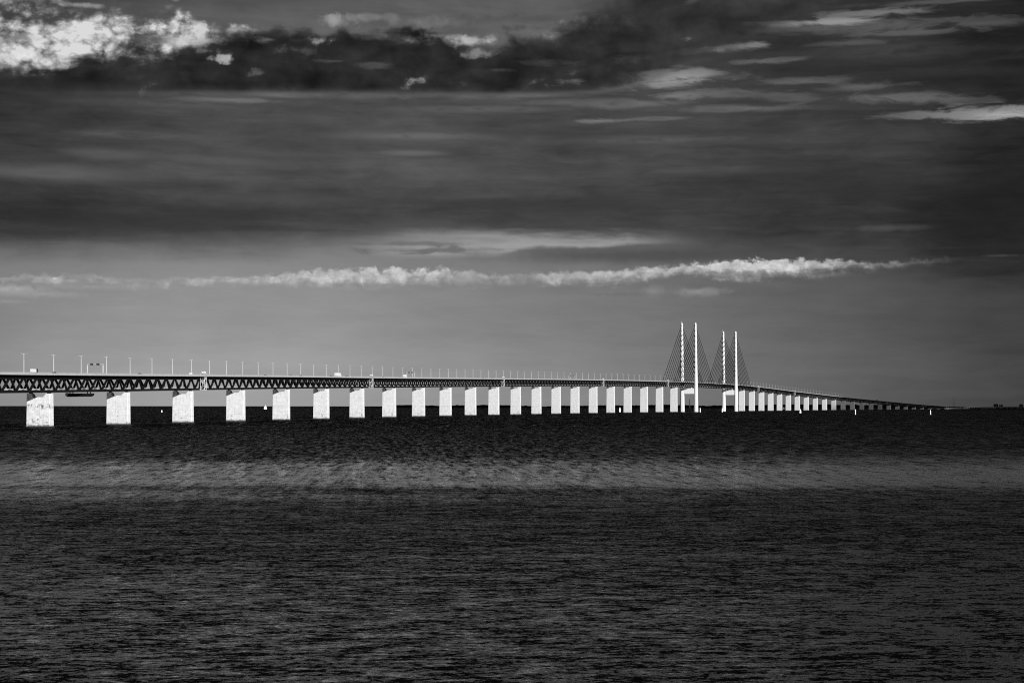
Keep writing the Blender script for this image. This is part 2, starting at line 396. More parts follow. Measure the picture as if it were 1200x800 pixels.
def water_material():
    m = bpy.data.materials.new('sea_water')
    m.use_nodes = True
    t = m.node_tree
    t.nodes.clear()
    q = G(t)
    out = q.new('ShaderNodeOutputMaterial')
    geo = q.new('ShaderNodeNewGeometry')
    s = q.new('ShaderNodeSeparateXYZ')
    t.links.new(geo.outputs['Position'], s.inputs[0])
    x, y = E(q, s.outputs[0]), E(q, s.outputs[1])
    def slopes(sx_, sy_, seed, scale, detail, rough):
        col = q.noise(q.vec(x * sx_ + y * 0.06 * sx_, y * sy_ - x * 0.05, seed), scale, detail, rough, 0.0, color=True)
        c = q.new('ShaderNodeSeparateColor')
        t.links.new(col, c.inputs[0])
        return E(q, c.outputs[0]) - 0.5, E(q, c.outputs[1]) - 0.5
    a1, b1 = slopes(0.75, 1.0, 0.0, 2.6, 5.0, 0.80)       # ripples
    a2, b2 = slopes(0.45, 1.0, 7.0, 0.42, 3.0, 0.65)      # wind chop
    a3, b3 = slopes(0.30, 1.0, 15.0, 0.06, 4.0, 0.65)     # wave groups
    a4, b4 = slopes(2.2, 0.20, 23.0, 0.30, 4.0, 0.8)      # long cat's paws drawn out by the wind
    a5, b5 = slopes(0.9, 0.045, 41.0, 0.30, 3.0, 0.8)
    a6, b6 = slopes(0.42, 1.0, 57.0, 1.05, 3.0, 0.6)      # short crests close by
    # wind: long slicks lie calmer, everything else is ruffled
    wx = q.noise(q.vec(x * 0.0030, y * 0.013, 3.0), 1.0, 5, 0.62)
    w2 = q.noise(q.vec(x * 0.0012, y * 0.006, 30.0), 1.0, 4, 0.55)
    yy = y + x * -0.10 + (wx - 0.5) * 190.0 + (w2 - 0.5) * 130.0
    band = q.smooth(yy, 238.0, 312.0) * q.smooth(yy, 490.0, 390.0)
    streak = q.smooth(wx, 0.34, 0.50)
    calm = band * (streak * 0.50 + 0.50)
    near = q.smooth(y, 210.0, 105.0)
    ruff = q.smooth(y, 420.0, 700.0)
    far_ = q.smooth(y, 170.0, 420.0)
    far2 = q.smooth(y, 600.0, 1500.0)
    tilt = 0.295 - calm * 0.130 - near * 0.108 + (w2 - 0.5) * (0.075 - near * 0.06) + (x * 0.00045) * near + ruff * 0.09 + far2 * 0.10
    big = 1.0 - calm * 0.25
    sxx = a1 * 1.4 + a2 * 0.5 + a3 * 0.2 + a4 * 0.5
    syy = b1 * 1.9 + b2 * 0.50 * big + b3 * 0.15 * big + b4 * far_ * 1.5 + b6 * (near * 0.45 + 0.55) + b5 * far2 * 1.2 - tilt
    nv = q.vec(sxx, syy, 1.0)
    nn = q.new('ShaderNodeVectorMath'); nn.operation = 'NORMALIZE'
    t.links.new(nv, nn.inputs[0])
    fr = q.new('ShaderNodeFresnel')
    fr.inputs['IOR'].default_value = 1.33
    t.links.new(nn.outputs[0], fr.inputs['Normal'])
    gl = q.new('ShaderNodeBsdfGlossy')
    gl.inputs['Roughness'].default_value = 0.10
    gl.inputs['Color'].default_value = (1, 1, 1, 1)
    t.links.new(nn.outputs[0], gl.inputs['Normal'])
    df = q.new('ShaderNodeBsdfDiffuse')
    df.inputs['Color'].default_value = (0.002, 0.002, 0.002, 1)
    mx = q.new('ShaderNodeMixShader')
    f = q.m('MINIMUM', E(q, fr.outputs[0]) * (0.58 + calm * 0.88 + near * 0.10), 0.75)
    t.links.new(f.s, mx.inputs[0])
    t.links.new(df.outputs[0], mx.inputs[1])
    t.links.new(gl.outputs[0], mx.inputs[2])
    t.links.new(mx.outputs[0], out.inputs[0])
    return m
M['water'] = water_material()

# ------------------------------------------------------------------ object helpers
def link(o, parent=None):
    COL.objects.link(o)
    if parent is not None:
        o.parent = parent
    return o
def mesh_obj(name, bm, material, parent=None, loc=(0, 0, 0), recalc=True):
    if recalc:
        bmesh.ops.recalc_face_normals(bm, faces=bm.faces[:])
    me = bpy.data.meshes.new(name)
    bm.to_mesh(me)
    bm.free()
    me.materials.append(M[material])
    o = bpy.data.objects.new(name, me)
    o.location = loc
    return link(o, parent)
def thing(name, label, cat, loc=(0, 0, 0), rz=0.0, group=None):
    o = bpy.data.objects.new(name, None)
    o.empty_display_size = 1
    o.location = loc
    o.rotation_euler = (0, 0, rz)
    tag(o, label, cat, group)
    return link(o)
def tag(o, label, cat, group=None):
    o['label'] = label
    o['category'] = cat
    if group:
        o['group'] = group
    return o
def box(bm, x0, x1, y0, y1, z0, z1):
    v = [bm.verts.new(p) for p in ((x0, y0, z0), (x1, y0, z0), (x1, y1, z0), (x0, y1, z0), (x0, y0, z1), (x1, y0, z1), (x1, y1, z1), (x0, y1, z1))]
    for f in ((0, 3, 2, 1), (4, 5, 6, 7), (0, 1, 5, 4), (1, 2, 6, 5), (2, 3, 7, 6), (3, 0, 4, 7)):
        bm.faces.new([v[i] for i in f])
def bar(bm, p, q, w, h, up=Vector((0, 0, 1))):
    p, q = Vector(p), Vector(q)
    d = (q - p).normalized()
    side = d.cross(up)
    if side.length < 1e-4:
        side = d.cross(Vector((0, 1, 0)))
    side.normalize()
    u = side.cross(d).normalized()
    vs = []
    for b in (p, q):
        for (i, j) in ((-1, -1), (1, -1), (1, 1), (-1, 1)):
            vs.append(bm.verts.new(b + side * (i * w / 2) + u * (j * h / 2)))
    for f in ((0, 1, 2, 3), (7, 6, 5, 4), (0, 4, 5, 1), (1, 5, 6, 2), (2, 6, 7, 3), (3, 7, 4, 0)):
        bm.faces.new([vs[i] for i in f])
def tube(bm, p, q, r0, r1, n=8):
    p, q = Vector(p), Vector(q)
    d = (q - p).normalized()
    side = d.orthogonal().normalized()
    u = d.cross(side)
    rings = []
    for b, r in ((p, r0), (q, r1)):
        rings.append([bm.verts.new(b + side * (math.cos(2 * math.pi * k / n) * r) + u * (math.sin(2 * math.pi * k / n) * r)) for k in range(n)])
    for k in range(n):
        bm.faces.new((rings[0][k], rings[0][(k + 1) % n], rings[1][(k + 1) % n], rings[1][k]))
    bm.faces.new(rings[0][::-1]); bm.faces.new(rings[1])
def prism(bm, pts, y0, y1):
    """outline in x,z extruded along y"""
    a = [bm.verts.new((x, y0, z)) for x, z in pts]
    b = [bm.verts.new((x, y1, z)) for x, z in pts]
    bm.faces.new(a); bm.faces.new(b[::-1])
    for i in range(len(pts)):
        j = (i + 1) % len(pts)
        bm.faces.new((a[i], b[i], b[j], a[j]))

# ------------------------------------------------------------------ bridge alignment
KN = np.array([-400, 300, 1000, 1800, 2600, 3400, 4300, 5500, 9000.])
TH = np.array([.1324, .1324, .186, .2421, .3048, .3054, .3247, .4205, .50])
GS = np.arange(-400, 9001, 5.)
_th = np.interp(GS, KN, TH)
_gx = np.concatenate([[0], np.cumsum(np.sin(_th)[:-1] * 5)])
_gy = np.concatenate([[0], np.cumsum(np.cos(_th)[:-1] * 5)])
_gx += -286.3 - np.interp(0, GS, _gx)
_gy += 1107.1 - np.interp(0, GS, _gy)
ES = [-400, 0, 280, 560, 980, 1400, 1960, 2520, 3101, 3591, 3892, 4172, 4732, 5292, 5870, 6510, 7000, 7600, 9000]
EZ = [28.5, 33.1, 37.0, 40.9, 46.0, 51.4, 58.3, 64.2, 68.2, 68.6, 66.8, 63.2, 55.0, 44.5, 33.2, 21.0, 14.5, 9.5, 7.5]
_ez = np.interp(GS, ES, EZ)
_k = np.ones(61) / 61
_ez = np.convolve(np.pad(_ez, 30, mode='edge'), _k, mode='valid')
def heading(s): return float(np.interp(s, GS, _th))
def deck_z(s): return float(np.interp(s, GS, _ez))
def pt(s, lat=0.0, z=None, dz=0.0):
    th = heading(s)
    zz = deck_z(s) + dz if z is None else z
    return Vector((float(np.interp(s, GS, _gx)) + lat * math.cos(th), float(np.interp(s, GS, _gy)) - lat * math.sin(th), zz))
def s_at(px, lat=0.0):
    lo, hi = -300.0, 8800.0
    for _ in range(50):
        mid = (lo + hi) / 2
        p = pt(mid, lat)
        if 600 + 2141 * p.x / p.y < px: lo = mid
        else: hi = mid
    return lo
def at_px(px, d):                       # a point on the water seen in that column, d metres away
    return Vector(((px - 600) / 2141.0 * d, d, 0.0))

def sweep(bm, prof, s0, s1, org, step=10.0):
    """closed outline (lat, dz) carried along the bridge"""
    n = max(1, int(round((s1 - s0) / step)))
    rings = []
    for i in range(n + 1):
        s = s0 + (s1 - s0) * i / n
        rings.append([bm.verts.new(pt(s, la, None, dz) - org) for la, dz in prof])
    m = len(prof)
    for i in range(n):
        for k in range(m):
            bm.faces.new((rings[i][k], rings[i][(k + 1) % m], rings[i + 1][(k + 1) % m], rings[i + 1][k]))
    bm.faces.new(rings[0][::-1]); bm.faces.new(rings[-1])
def rect(l0, l1, z0, z1): return [(l0, z0), (l1, z0), (l1, z1), (l0, z1)]

ORD = ['zeroth', 'first', 'second', 'third', 'fourth', 'fifth', 'sixth', 'seventh', 'eighth', 'ninth', 'tenth', 'eleventh', 'twelfth', 'thirteenth', 'fourteenth', 'fifteenth', 'sixteenth', 'seventeenth', 'eighteenth', 'nineteenth', 'twentieth', 'twenty-first', 'twenty-second', 'twenty-third', 'twenty-fourth', 'twenty-fifth']

# ------------------------------------------------------------------ sea, shores
bm = bmesh.new()
ys = [-3000, -500, 0, 200, 500, 1000, 2000, 4000, 8000, 16000, 32000, 70000]
xs = [-60000, -20000, -8000, -3000, -1000, 0, 1000, 3000, 8000, 20000, 60000]
gv = [[bm.verts.new((x, y, 0)) for x in xs] for y in ys]
for j in range(len(ys) - 1):
    for i in range(len(xs) - 1):
        bm.faces.new((gv[j][i], gv[j][i + 1], gv[j + 1][i + 1], gv[j + 1][i]))
sea = mesh_obj('sea', bm, 'water')
sea['kind'] = 'structure'

def land(name, material, line, depth, hfun, stepm=25.0, kind='structure', rows=6, base=-2.0):
    """a strip of land or wood along a ground line, with real depth"""
    bm = bmesh.new()
    pts = []
    for (a, b) in zip(line[:-1], line[1:]):
        L = (b - a).length
        n = max(1, int(L / stepm))
        for i in range(n):
            pts.append(a.lerp(b, i / n))
    pts.append(line[-1])
    N = len(pts)
    rws = []
    for r in range(rows + 1):
        f = r / rows
        row = []
        for i, p in enumerate(pts):
            dirv = Vector((p.x, p.y, 0)).normalized()
            q = p + dirv * depth * f
            hgt = hfun(i / (N - 1), f, q) if 0 < r < rows else base
            row.append(bm.verts.new((q.x, q.y, hgt)))
        rws.append(row)
    for r in range(rows):
        for i in range(N - 1):
            bm.faces.new((rws[r][i], rws[r][i + 1], rws[r + 1][i + 1], rws[r + 1][i]))
    o = mesh_obj(name, bm, material)
    o['kind'] = kind
    return o
def nz(x, y, s, seed=0.0): return mnoise.noise(Vector((x / s, y / s, seed)))
# long low shore across the strait
far_line = [at_px(388, 13500), at_px(480, 13200), at_px(640, 12800), at_px(760, 12300), at_px(900, 11800), at_px(1060, 11500), at_px(1260, 11500)]
land('far_shore', 'shore', far_line, 900, lambda u, f, q: 2.0 + 4.0 * min(1, u * 9) * f, 60)
def wood_h(u, f, q):
    ramp = min(1.0, u * 7)
    lift = 1.30 + 0.05 * max(0.0, min(1.0, (u - .35) * 3))
    clump = nz(q.x, q.y, 330, 4.0)
    leaf = nz(q.x, q.y, 38, 9.0) + 0.6 * nz(q.x, q.y, 17, 2.0)
    gap = 1.0 if clump > -0.28 else 0.35
    return max(3.0, ramp * lift * (1.0 - 0.88 * max(0.0, min(1.0, (u - .78) * 14))) * gap * (13.0 + 9.0 * clump + 5.0 * leaf))
wood_line = [p + p.normalized() * 150 for p in far_line]
land('far_wood', 'wood', wood_line, 300, wood_h, 14, 'stuff', rows=8)
# the low island the bridge runs onto
isl_end = pt(6965, 0, 0)
isl_line = [pt(6930, 60, 0) + Vector((-60, 250, 0)), pt(6930, 60, 0), pt(7100, 160, 0), pt(7500, 330, 0) , at_px(1150, 7250), at_px(1260, 7000)]
land('island', 'shore', isl_line, 1400, lambda u, f, q: 3.2 + 1.6 * nz(q.x, q.y, 60) + 1.0 * nz(q.x, q.y, 18), 14, rows=9)
def isl_wood_h(u, f, q):
    c = nz(q.x, q.y, 120, 1.0)
    leaf = nz(q.x, q.y, 14, 5.0) + .6 * nz(q.x, q.y, 6, 8.0)
    return max(2.5, (7.0 + 4.0 * c + 2.2 * leaf) * min(1.0, 0.35 + u * 2.2))
land('island_scrub', 'wood', [at_px(1128, 7500), at_px(1160, 7330), at_px(1200, 7150), at_px(1260, 7080)], 160, isl_wood_h, 6, 'stuff', rows=7)

# ------------------------------------------------------------------ piers
TRUSS_BOT = -12.1          # underside of the lower chord below the top of the parapet
def make_pier(s, label, stained=False, half=7.3, dep=2.9):
    th = heading(s)
    top = deck_z(s) + TRUSS_BOT - 0.15
    base = pt(s, 0, 0.0)
    t = thing('bridge_pier', label, 'bridge pier', base, -th, 'white concrete bridge piers')
    bw, bd = half + 0.25, dep + 0.3
    # notched head: two bearing blocks with a dip between
    bm = bmesh.new()
    out = [(-bw, -4.0), (bw, -4.0), (half, top - 0.9), (half, top - 0.45), (half - 2.6, top - 0.45), (half - 4.6, top - 2.6), (-half + 3.6, top - 2.6), (-half + 2.6, top - 0.45), (-half, top - 0.45), (-half, top - 0.9)]
    a = [bm.verts.new((x, -(bd + (dep - bd) * max(0, z) / top), z)) for x, z in out]
    b = [bm.verts.new((x, (bd + (dep - bd) * max(0, z) / top), z)) for x, z in out]
    bm.faces.new(a); bm.faces.new(b[::-1])
    for i in range(len(out)):
        j = (i + 1) % len(out)
        bm.faces.new((a[i], b[i], b[j], a[j]))
    sh = mesh_obj('shaft', bm, 'pier', t)
    bmesh_bevel(sh, 0.18)
    sh.color = (1, 1, 1, 0.25 if stained else 1.0)
    for sx_ in (-1, 1):
        bm = bmesh.new()
        box(bm, sx_ * 5.7 - 0.9, sx_ * 5.7 + 0.9, -0.9, 0.9, top - 0.45, top + 0.2)
        mesh_obj('bearing', bm, 'steel', t)
    bm = bmesh.new()                                     # wet foot with weed at the waterline
    box(bm, -bw - 0.25, bw + 0.25, -bd - 0.25, bd + 0.25, -4.0, 0.6)
    mesh_obj('waterline_foot', bm, 'rubber', t)
    return t
def bmesh_bevel(o, w):
    m = o.modifiers.new('bevel', 'BEVEL')
    m.width = w
    m.segments = 1
    m.limit_method = 'ANGLE'
    m.angle_limit = R(40)

PIERS_L = [0.8, 138.4] + [140.0 * i for i in range(2, 22)]          # up to s = 2940
S_T1, S_T2 = 3101.0, 3591.0
PIERS_R = [S_T2 + 160, S_T2 + 301] + [S_T2 + 301 + 140 * i for i in range(1, 22)]
for i, s in enumerate(PIERS_L):
    k = i + 1
    if k == 1: lab = 'nearest and widest white bridge pier, dark run stains across its middle'
    elif k == 2: lab = 'second white bridge pier from the left, blotched near its foot'
    elif k == len(PIERS_L): lab = 'last white bridge pier just left of the first pylon'
    else: lab = '%s white concrete bridge pier from the left, left of the pylons' % ORD[k]
    make_pier(s, lab, k == 1)
make_pier(-139, 'white bridge pier beyond the left picture edge, before the nearest whole pier')
for i, s in enumerate(PIERS_R):
    k = i + 1
    if k == 1: lab = 'first white bridge pier right of the second pylon'
    elif k <= 9: lab = '%s white bridge pier to the right of both pylons' % ORD[k]
    else: lab = '%s small grey bridge pier to the right of both pylons' % ORD[k]
    make_pier(s, lab)

# ------------------------------------------------------------------ girder sections
NODE_TOP, NODE_BOT = -2.6, -11.3
def beam_diag(bm, s0, s1, z0, z1, lat0, lat1, org, w=0.95, h=1.3):
    bar(bm, pt(s0, lat0, None, z0) - org, pt(s1, lat1, None, z1) - org, w, h)
def girder(s0, s1, label, detail):
    mid = (s0 + s1) / 2
    org = pt(mid, 0, 0)
    t = thing('bridge_girder', label, 'bridge girder', org, 0, 'black truss sections of the long bridge')
    e0, e1 = s0 + 0.35, s1 - 0.35
    bm = bmesh.new(); sweep(bm, [(-11.7, -1.55), (-7.6, -2.0), (7.6, -2.0), (11.7, -1.55), (11.7, -1.18), (-11.7, -1.18)], e0, e1, org)
    mesh_obj('road_deck', bm, 'deck', t)
    bm = bmesh.new(); sweep(bm, rect(-11.2, 11.2, -1.176, -1.12), e0, e1, org)
    mesh_obj('road_surface', bm, 'asphalt', t)
    for sg in (1, -1):
        bm = bmesh.new(); sweep(bm, rect(sg * 11.35, sg * 11.75, -1.6, -0.35), e0, e1, org)
        if detail:
            n = int((e1 - e0) / 4)
            for i in range(n):
                ss = e0 + (i + .5) * (e1 - e0) / n
                bar(bm, pt(ss, sg * 11.5, None, -0.352) - org, pt(ss, sg * 11.5, None, 0.0) - org, 0.16, 0.16, Vector((0, 1, 0)))
            sweep(bm, rect(sg * 11.42, sg * 11.58, -0.02, 0.1), e0, e1, org)
        mesh_obj('parapet', bm, 'parapet', t)
    for sg in (1, -1):
        bm = bmesh.new(); sweep(bm, rect(sg * 6.0, sg * 7.5, -4.1, -2.003), e0, e1, org)
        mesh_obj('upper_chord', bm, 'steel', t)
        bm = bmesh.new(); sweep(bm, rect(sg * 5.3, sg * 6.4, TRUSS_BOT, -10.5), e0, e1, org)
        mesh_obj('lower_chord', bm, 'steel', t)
    bm = bmesh.new(); sweep(bm, rect(-5.297, 5.297, -11.75, -11.25), e0, e1, org)
    mesh_obj('railway_deck', bm, 'ballast', t)
    bm = bmesh.new()
    for sg in (1, -1):
        sweep(bm, rect(sg * 5.0, sg * 5.1, -9.95, -9.75), e0, e1, org)
        sweep(bm, rect(sg * 5.0, sg * 5.1, -10.65, -10.45), e0, e1, org)
    mesh_obj('walkway_railing', bm, 'galv', t)
    first = math.ceil((e0 - 0.01) / 20.0) * 20.0
    web_far = bmesh.new(); web_near = bmesh.new()
    s = first - 20.0
    while s < e1:
        for (a, za, b, zb) in ((s, NODE_TOP, s + 10, NODE_BOT), (s + 10, NODE_BOT, s + 20, NODE_TOP)):
            if a < e0 - 0.5 or b > e1 + 0.5:
                continue
            ta, tb = (6.7, 5.85) if za > zb else (5.85, 6.7)
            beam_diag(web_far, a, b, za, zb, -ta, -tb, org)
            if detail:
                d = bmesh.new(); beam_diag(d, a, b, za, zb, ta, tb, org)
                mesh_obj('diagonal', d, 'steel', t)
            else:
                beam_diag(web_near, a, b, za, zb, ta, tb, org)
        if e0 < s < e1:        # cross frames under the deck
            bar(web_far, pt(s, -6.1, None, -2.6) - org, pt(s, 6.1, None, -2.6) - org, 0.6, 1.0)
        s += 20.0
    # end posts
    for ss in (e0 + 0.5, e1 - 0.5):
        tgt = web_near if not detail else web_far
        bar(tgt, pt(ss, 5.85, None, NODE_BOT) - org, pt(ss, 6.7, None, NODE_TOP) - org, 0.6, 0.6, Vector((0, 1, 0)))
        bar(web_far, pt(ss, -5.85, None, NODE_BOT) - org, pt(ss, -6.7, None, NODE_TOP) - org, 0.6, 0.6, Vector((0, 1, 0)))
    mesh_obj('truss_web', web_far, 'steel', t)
    if not detail: mesh_obj('truss_web', web_near, 'steel', t)
    else: web_near.free()
    return t
J = [-165, 302, 865, 1560, 2280, 2840, 3940, 4505, 5212, 5920, 6965]
GL = ['black truss girder over the three leftmost piers, nearest part of the bridge',
      'black truss girder between the two nearest white stair towers',
      'black truss girder over the eighth to twelfth piers from the left',
      'black truss girder over the thirteenth to seventeenth piers from the left',
      'black truss girder over the four piers short of the pylons',
      'black truss girder hung from the stay cables between and beside the pylons',
      'black descending girder just right of the stay cables',
      'black descending girder over the middle white piers right of the pylons',
      'black descending girder where the piers turn from white to grey',
      'thin black girder end running down to the low island']
for i in range(len(J) - 1):
    girder(J[i], J[i + 1], GL[i], i < 5)

# low viaduct over the island
org = pt(7500, 0, 0)
via = thing('approach_viaduct', 'dark low viaduct carrying the road across the island at far right', 'viaduct', org)
bm = bmesh.new(); sweep(bm, [(-11.7, -2.2), (11.7, -2.2), (11.7, -1.0), (-11.7, -1.0)], 6966, 8600, org, 20); mesh_obj('road_deck', bm, 'deck', via)
bm = bmesh.new()
for sg in (1, -1): sweep(bm, rect(sg * 11.3, sg * 11.7, -0.997, -0.1), 6966, 8600, org, 20)
mesh_obj('parapet', bm, 'grey', via)
s = 6985
while s < 8590:
    bm = bmesh.new(); p = pt(s, 0, 0) - org; tp = deck_z(s) - 2.2
    prism(bm, [(p.x - 4, 0), (p.x + 4, 0), (p.x + 5, tp), (p.x - 5, tp)], p.y - 0.9, p.y + 0.9)
    mesh_obj('support', bm, 'ballast', via)
    s += 45

# ------------------------------------------------------------------ pylons
def pylon(s, label):
    th = heading(s)
    base = pt(s, 0, 0)
    zt = deck_z(s)
    Rm = Matrix.Rotation(-th, 3, 'Z')
    t = thing('bridge_pylon', label, 'pylon', base, -th, 'twin-legged concrete pylons of the cable-stayed spans')
    H = 201.0
    lats = (15.6, -15.6)
    def section(z):                      # half width across, half depth along
        f = max(0.0, z) / H
        return 4.7 - 2.7 * f, 4.4 - 2.2 * f
    anchors = []
    for lat in lats:
        bm = bmesh.new()
        rings = []
        for z in (-5, 0, 20, 45, 68, 100, 140, 180, H - 1.5, H):
            w, d = section(z)
            if z == H: w, d = w * .7, d * .7
            c = lat - (4.7 - w) * 0.55
            k = 0.45
            ring = [(c - w, -d * k), (c - w * k, -d), (c + w * k, -d), (c + w, -d * k), (c + w, d * k), (c + w * k, d), (c - w * k, d), (c - w, d * k)]
            rings.append([bm.verts.new((x, y, z)) for x, y in ring])
        for a, b in zip(rings[:-1], rings[1:]):
            for i in range(8):
                bm.faces.new((a[i], a[(i + 1) % 8], b[(i + 1) % 8], b[i]))
        bm.faces.new(rings[-1]); bm.faces.new(rings[0][::-1])
        leg = mesh_obj('leg', bm, 'pylon', t)
        for j in range(10):
            dist = 38 + 20 * j
            za = zt + dist * 0.585
            w, d = section(za)
            c = lat - (4.7 - w) * 0.55
            bm = bmesh.new()
            box(bm, c - w - 0.7, c - w + 1.3, -d * 0.8, d * 0.8, za - 1.3, za + 1.3)
            mesh_obj('anchor_box', bm, 'steel', leg)
            anchors.append((lat, c - w * 0.25, dist, za, d))
    w45, d45 = section(45)
    bm = bmesh.new()
    zb0, zb1 = zt - 27.0, zt - 15.0
    wi = section(50)[0]
    off = (4.7 - wi) * 0.55
    box(bm, -15.6 - off + wi - 0.4, 15.6 - off - wi + 0.4, -3.0, 3.0, zb0, zb1)
    cb = mesh_obj('crossbeam', bm, 'pylon', t)
    bmesh_bevel(cb, 0.3)
    for x in (-5.7, 5.7):
        bm = bmesh.new(); box(bm, x - 1.2, x + 1.2, -1.4, 1.4, zb1, zt + TRUSS_BOT - 0.02)
        mesh_obj('bearing', bm, 'pylon', t)
    for (lat, c, dist, za, d) in anchors:
        for sg in (1, -1):
            dl = 12.6 if lat > 0 else -12.6
            q = pt(s + sg * dist, dl, None, -0.9) - base
            q = Rm.transposed() @ q
            bm = bmesh.new()
            for o_ in (-0.42, 0.42):
                tube(bm, (c, sg * d * 0.8, za + o_), (q.x, q.y, q.z + o_), 0.42, 0.42, 6)
            mesh_obj('stay_cable', bm, 'cable', t)
    bm = bmesh.new(); box(bm, -23, 23, -7.5, 7.5, -5, 0.4); fo = mesh_obj('footing', bm, 'rubber', t)
    # small navigation light mast on the rear leg
    bm = bmesh.new(); lat = lats[1] - 2.7 * .55
    tube(bm, (lat - 1.2, 0, H - 0.2), (lat - 1.2, 0, H + 4.5), 0.35, 0.2, 6); mesh_obj('light_mast', bm, 'galv', t)
    return t
pylon(S_T1, 'left and taller-looking white twin pylon with fans of stay cables')
pylon(S_T2, 'right and farther white twin pylon with fans of stay cables')

# outriggers that carry the cables beside the deck belong to the cable-stayed girder
cs = [o for o in COL.objects if o.name.startswith('bridge_girder') and 'stay cables between' in o.get('label', '')][0]
for S in (S_T1, S_T2):
    for j in range(10):
        for sg in (1, -1):
            ss = S + sg * (38 + 20 * j)
            bm = bmesh.new()
            for la in (1, -1):
                bar(bm, pt(ss, la * 6.9, None, -2.8) - cs.location, pt(ss, la * 12.9, None, -1.0) - cs.location, 0.7, 0.7)
            mesh_obj('outrigger', bm, 'steel', cs)

# ------------------------------------------------------------------ white stair towers at the expansion joints
def stair(s, label, simple=False):
    th = heading(s)
    b = pt(s, 9.2, None, -12.0)
    t = thing('access_stair', label, 'stair tower', b, -th, 'white access stairs at the girder joints')
    Hh = 12.6
    W, D = (1.5, 2.9)
    for x in (-W, W):
        for y in (-D, D):
            bm = bmesh.new(); bar(bm, (x, y, 0), (x, y, Hh), 0.22, 0.22, Vector((0, 1, 0))); mesh_obj('post', bm, 'stair', t)
    nf = 4
    for i in range(nf):
        z0 = Hh * i / nf; z1 = Hh * (i + 1) / nf - 0.25
        bm = bmesh.new(); box(bm, -W - .1, W + .1, -D - .1, D + .1, z0, z0 + 0.22) if i == 0 else box(bm, -W - .1, W + .1, (D - 1.3) * (1 if i % 2 else -1) - (1.4), (D - 1.3) * (1 if i % 2 else -1) + 1.4, z0, z0 + 0.22)
        mesh_obj('landing', bm, 'stair', t)
        y0, y1 = (-D + .8, D - .8) if i % 2 == 0 else (D - .8, -D + .8)
        bm = bmesh.new()
        bar(bm, (W - .5, y0, z0 + .2), (W - .5, y1, z1), 0.8, 0.25)
        bar(bm, (W + .05, y0, z0 + 1.2), (W + .05, y1, z1 + 1.0), 0.14, 0.14)
        mesh_obj('stair_flight', bm, 'stair', t)
    bm = bmesh.new(); box(bm, -W, W, -D * .35, D * .45, Hh, Hh + 1.7); cab = mesh_obj('cabin', bm, 'stair', t); bmesh_bevel(cab, .2)
    bm = bmesh.new(); bar(bm, (-W, -1.5, 0.6), (-2.9, -1.5, 0.6), .3, .3); bar(bm, (-W, 1.5, 0.6), (-2.9, 1.5, 0.6), .3, .3); mesh_obj('bracket', bm, 'stair', t)
    return t
SL = {1: 'largest white zigzag stair tower on the girder just past the third pier', 2: 'white zigzag stair tower on the girder just past the seventh pier',
      3: 'small white stair tower on the girder just past the twelfth pier', 4: 'small white stair tower on the girder by the seventeenth pier', 5: 'small white stair tower on the girder two piers before the pylons',
      6: 'white stair tower at the girder joint right of the stay cables', 7: 'pale stair tower at the second girder joint right of the pylons', 9: 'pale stair tower at the farthest girder joint, near the grey piers'}
for k, lab in SL.items():
    stair(J[k], lab)

# ------------------------------------------------------------------ street lamps
def lamp_mesh_parts():
    bm1 = bmesh.new(); tube(bm1, (0, 0, 0), (0, 0, 12.2), 0.22, 0.13, 6)
    bm2 = bmesh.new(); tube(bm2, (-1.7, 0, 12.25), (0, 0, 12.1), 0.11, 0.13, 6); tube(bm2, (0, 0, 12.1), (1.7, 0, 12.25), 0.13, 0.11, 6)
    bm3 = bmesh.new(); box(bm3, -2.2, -1.4, -0.25, 0.25, 12.22, 12.46)
    bm4 = bmesh.new(); box(bm4, 1.4, 2.2, -0.25, 0.25, 12.22, 12.46)
    return bm1, bm2, bm3, bm4
def mk(name, bm, m):
    me = bpy.data.meshes.new(name); bm.to_mesh(me); bm.free(); me.materials.append(M[m]); return me
b1, b2, b3, b4 = lamp_mesh_parts()
ME = [('pole', mk('pole', b1, 'galv')), ('arm', mk('arm', b2, 'galv')), ('luminaire', mk('luminaire', b3, 'grey')), ('luminaire', mk('luminaire', b4, 'grey'))]
bmf = bmesh.new()
for b in lamp_mesh_parts():
    tmp = bpy.data.meshes.new('tmp'); b.to_mesh(tmp); b.free(); bmf.from_mesh(tmp); bpy.data.meshes.remove(tmp)
lamp_far = mk('street_lamp', bmf, 'galv')
lamps = []
s = -24.0 - 46.4
while s < 6960:
    if not (2885 < s < 3812):
        lamps.append(s)
    s += 46.4
bounds = [(-139, 'before the nearest white pier')] + [(p, 'past the %s pier from left' % ORD[i + 1]) for i, p in enumerate(PIERS_L)] + [(p, 'past the %s pier right of the pylons' % ORD[i + 1]) for i, p in enumerate(PIERS_R)] + [(9e9, '')]
for (a, txt), (b, _) in zip(bounds[:-1], bounds[1:]):
    inn = [q for q in lamps if a <= q < b]
    for i, q in enumerate(inn):
        place = {1: 'only one'}.get(len(inn)) or '%s of %s' % (ORD[i + 1], {2: 'two', 3: 'three', 4: 'four', 5: 'five'}[len(inn)])
        lab = 'thin T-shaped deck lamp %s, %s' % (txt, place)
        p = pt(q, 0, None, -1.1)
        if q < 2300:
            t = thing('street_lamp', lab, 'street lamp', p, -heading(q), 'street lamps along the bridge deck')
            for nme, me in ME:
                link(bpy.data.objects.new(nme, me), t)
        else:
            o = bpy.data.objects.new('street_lamp', lamp_far)
            o.location = p; o.rotation_euler = (0, 0, -heading(q))
            tag(o, lab, 'street lamp', 'street lamps along the bridge deck'); link(o)

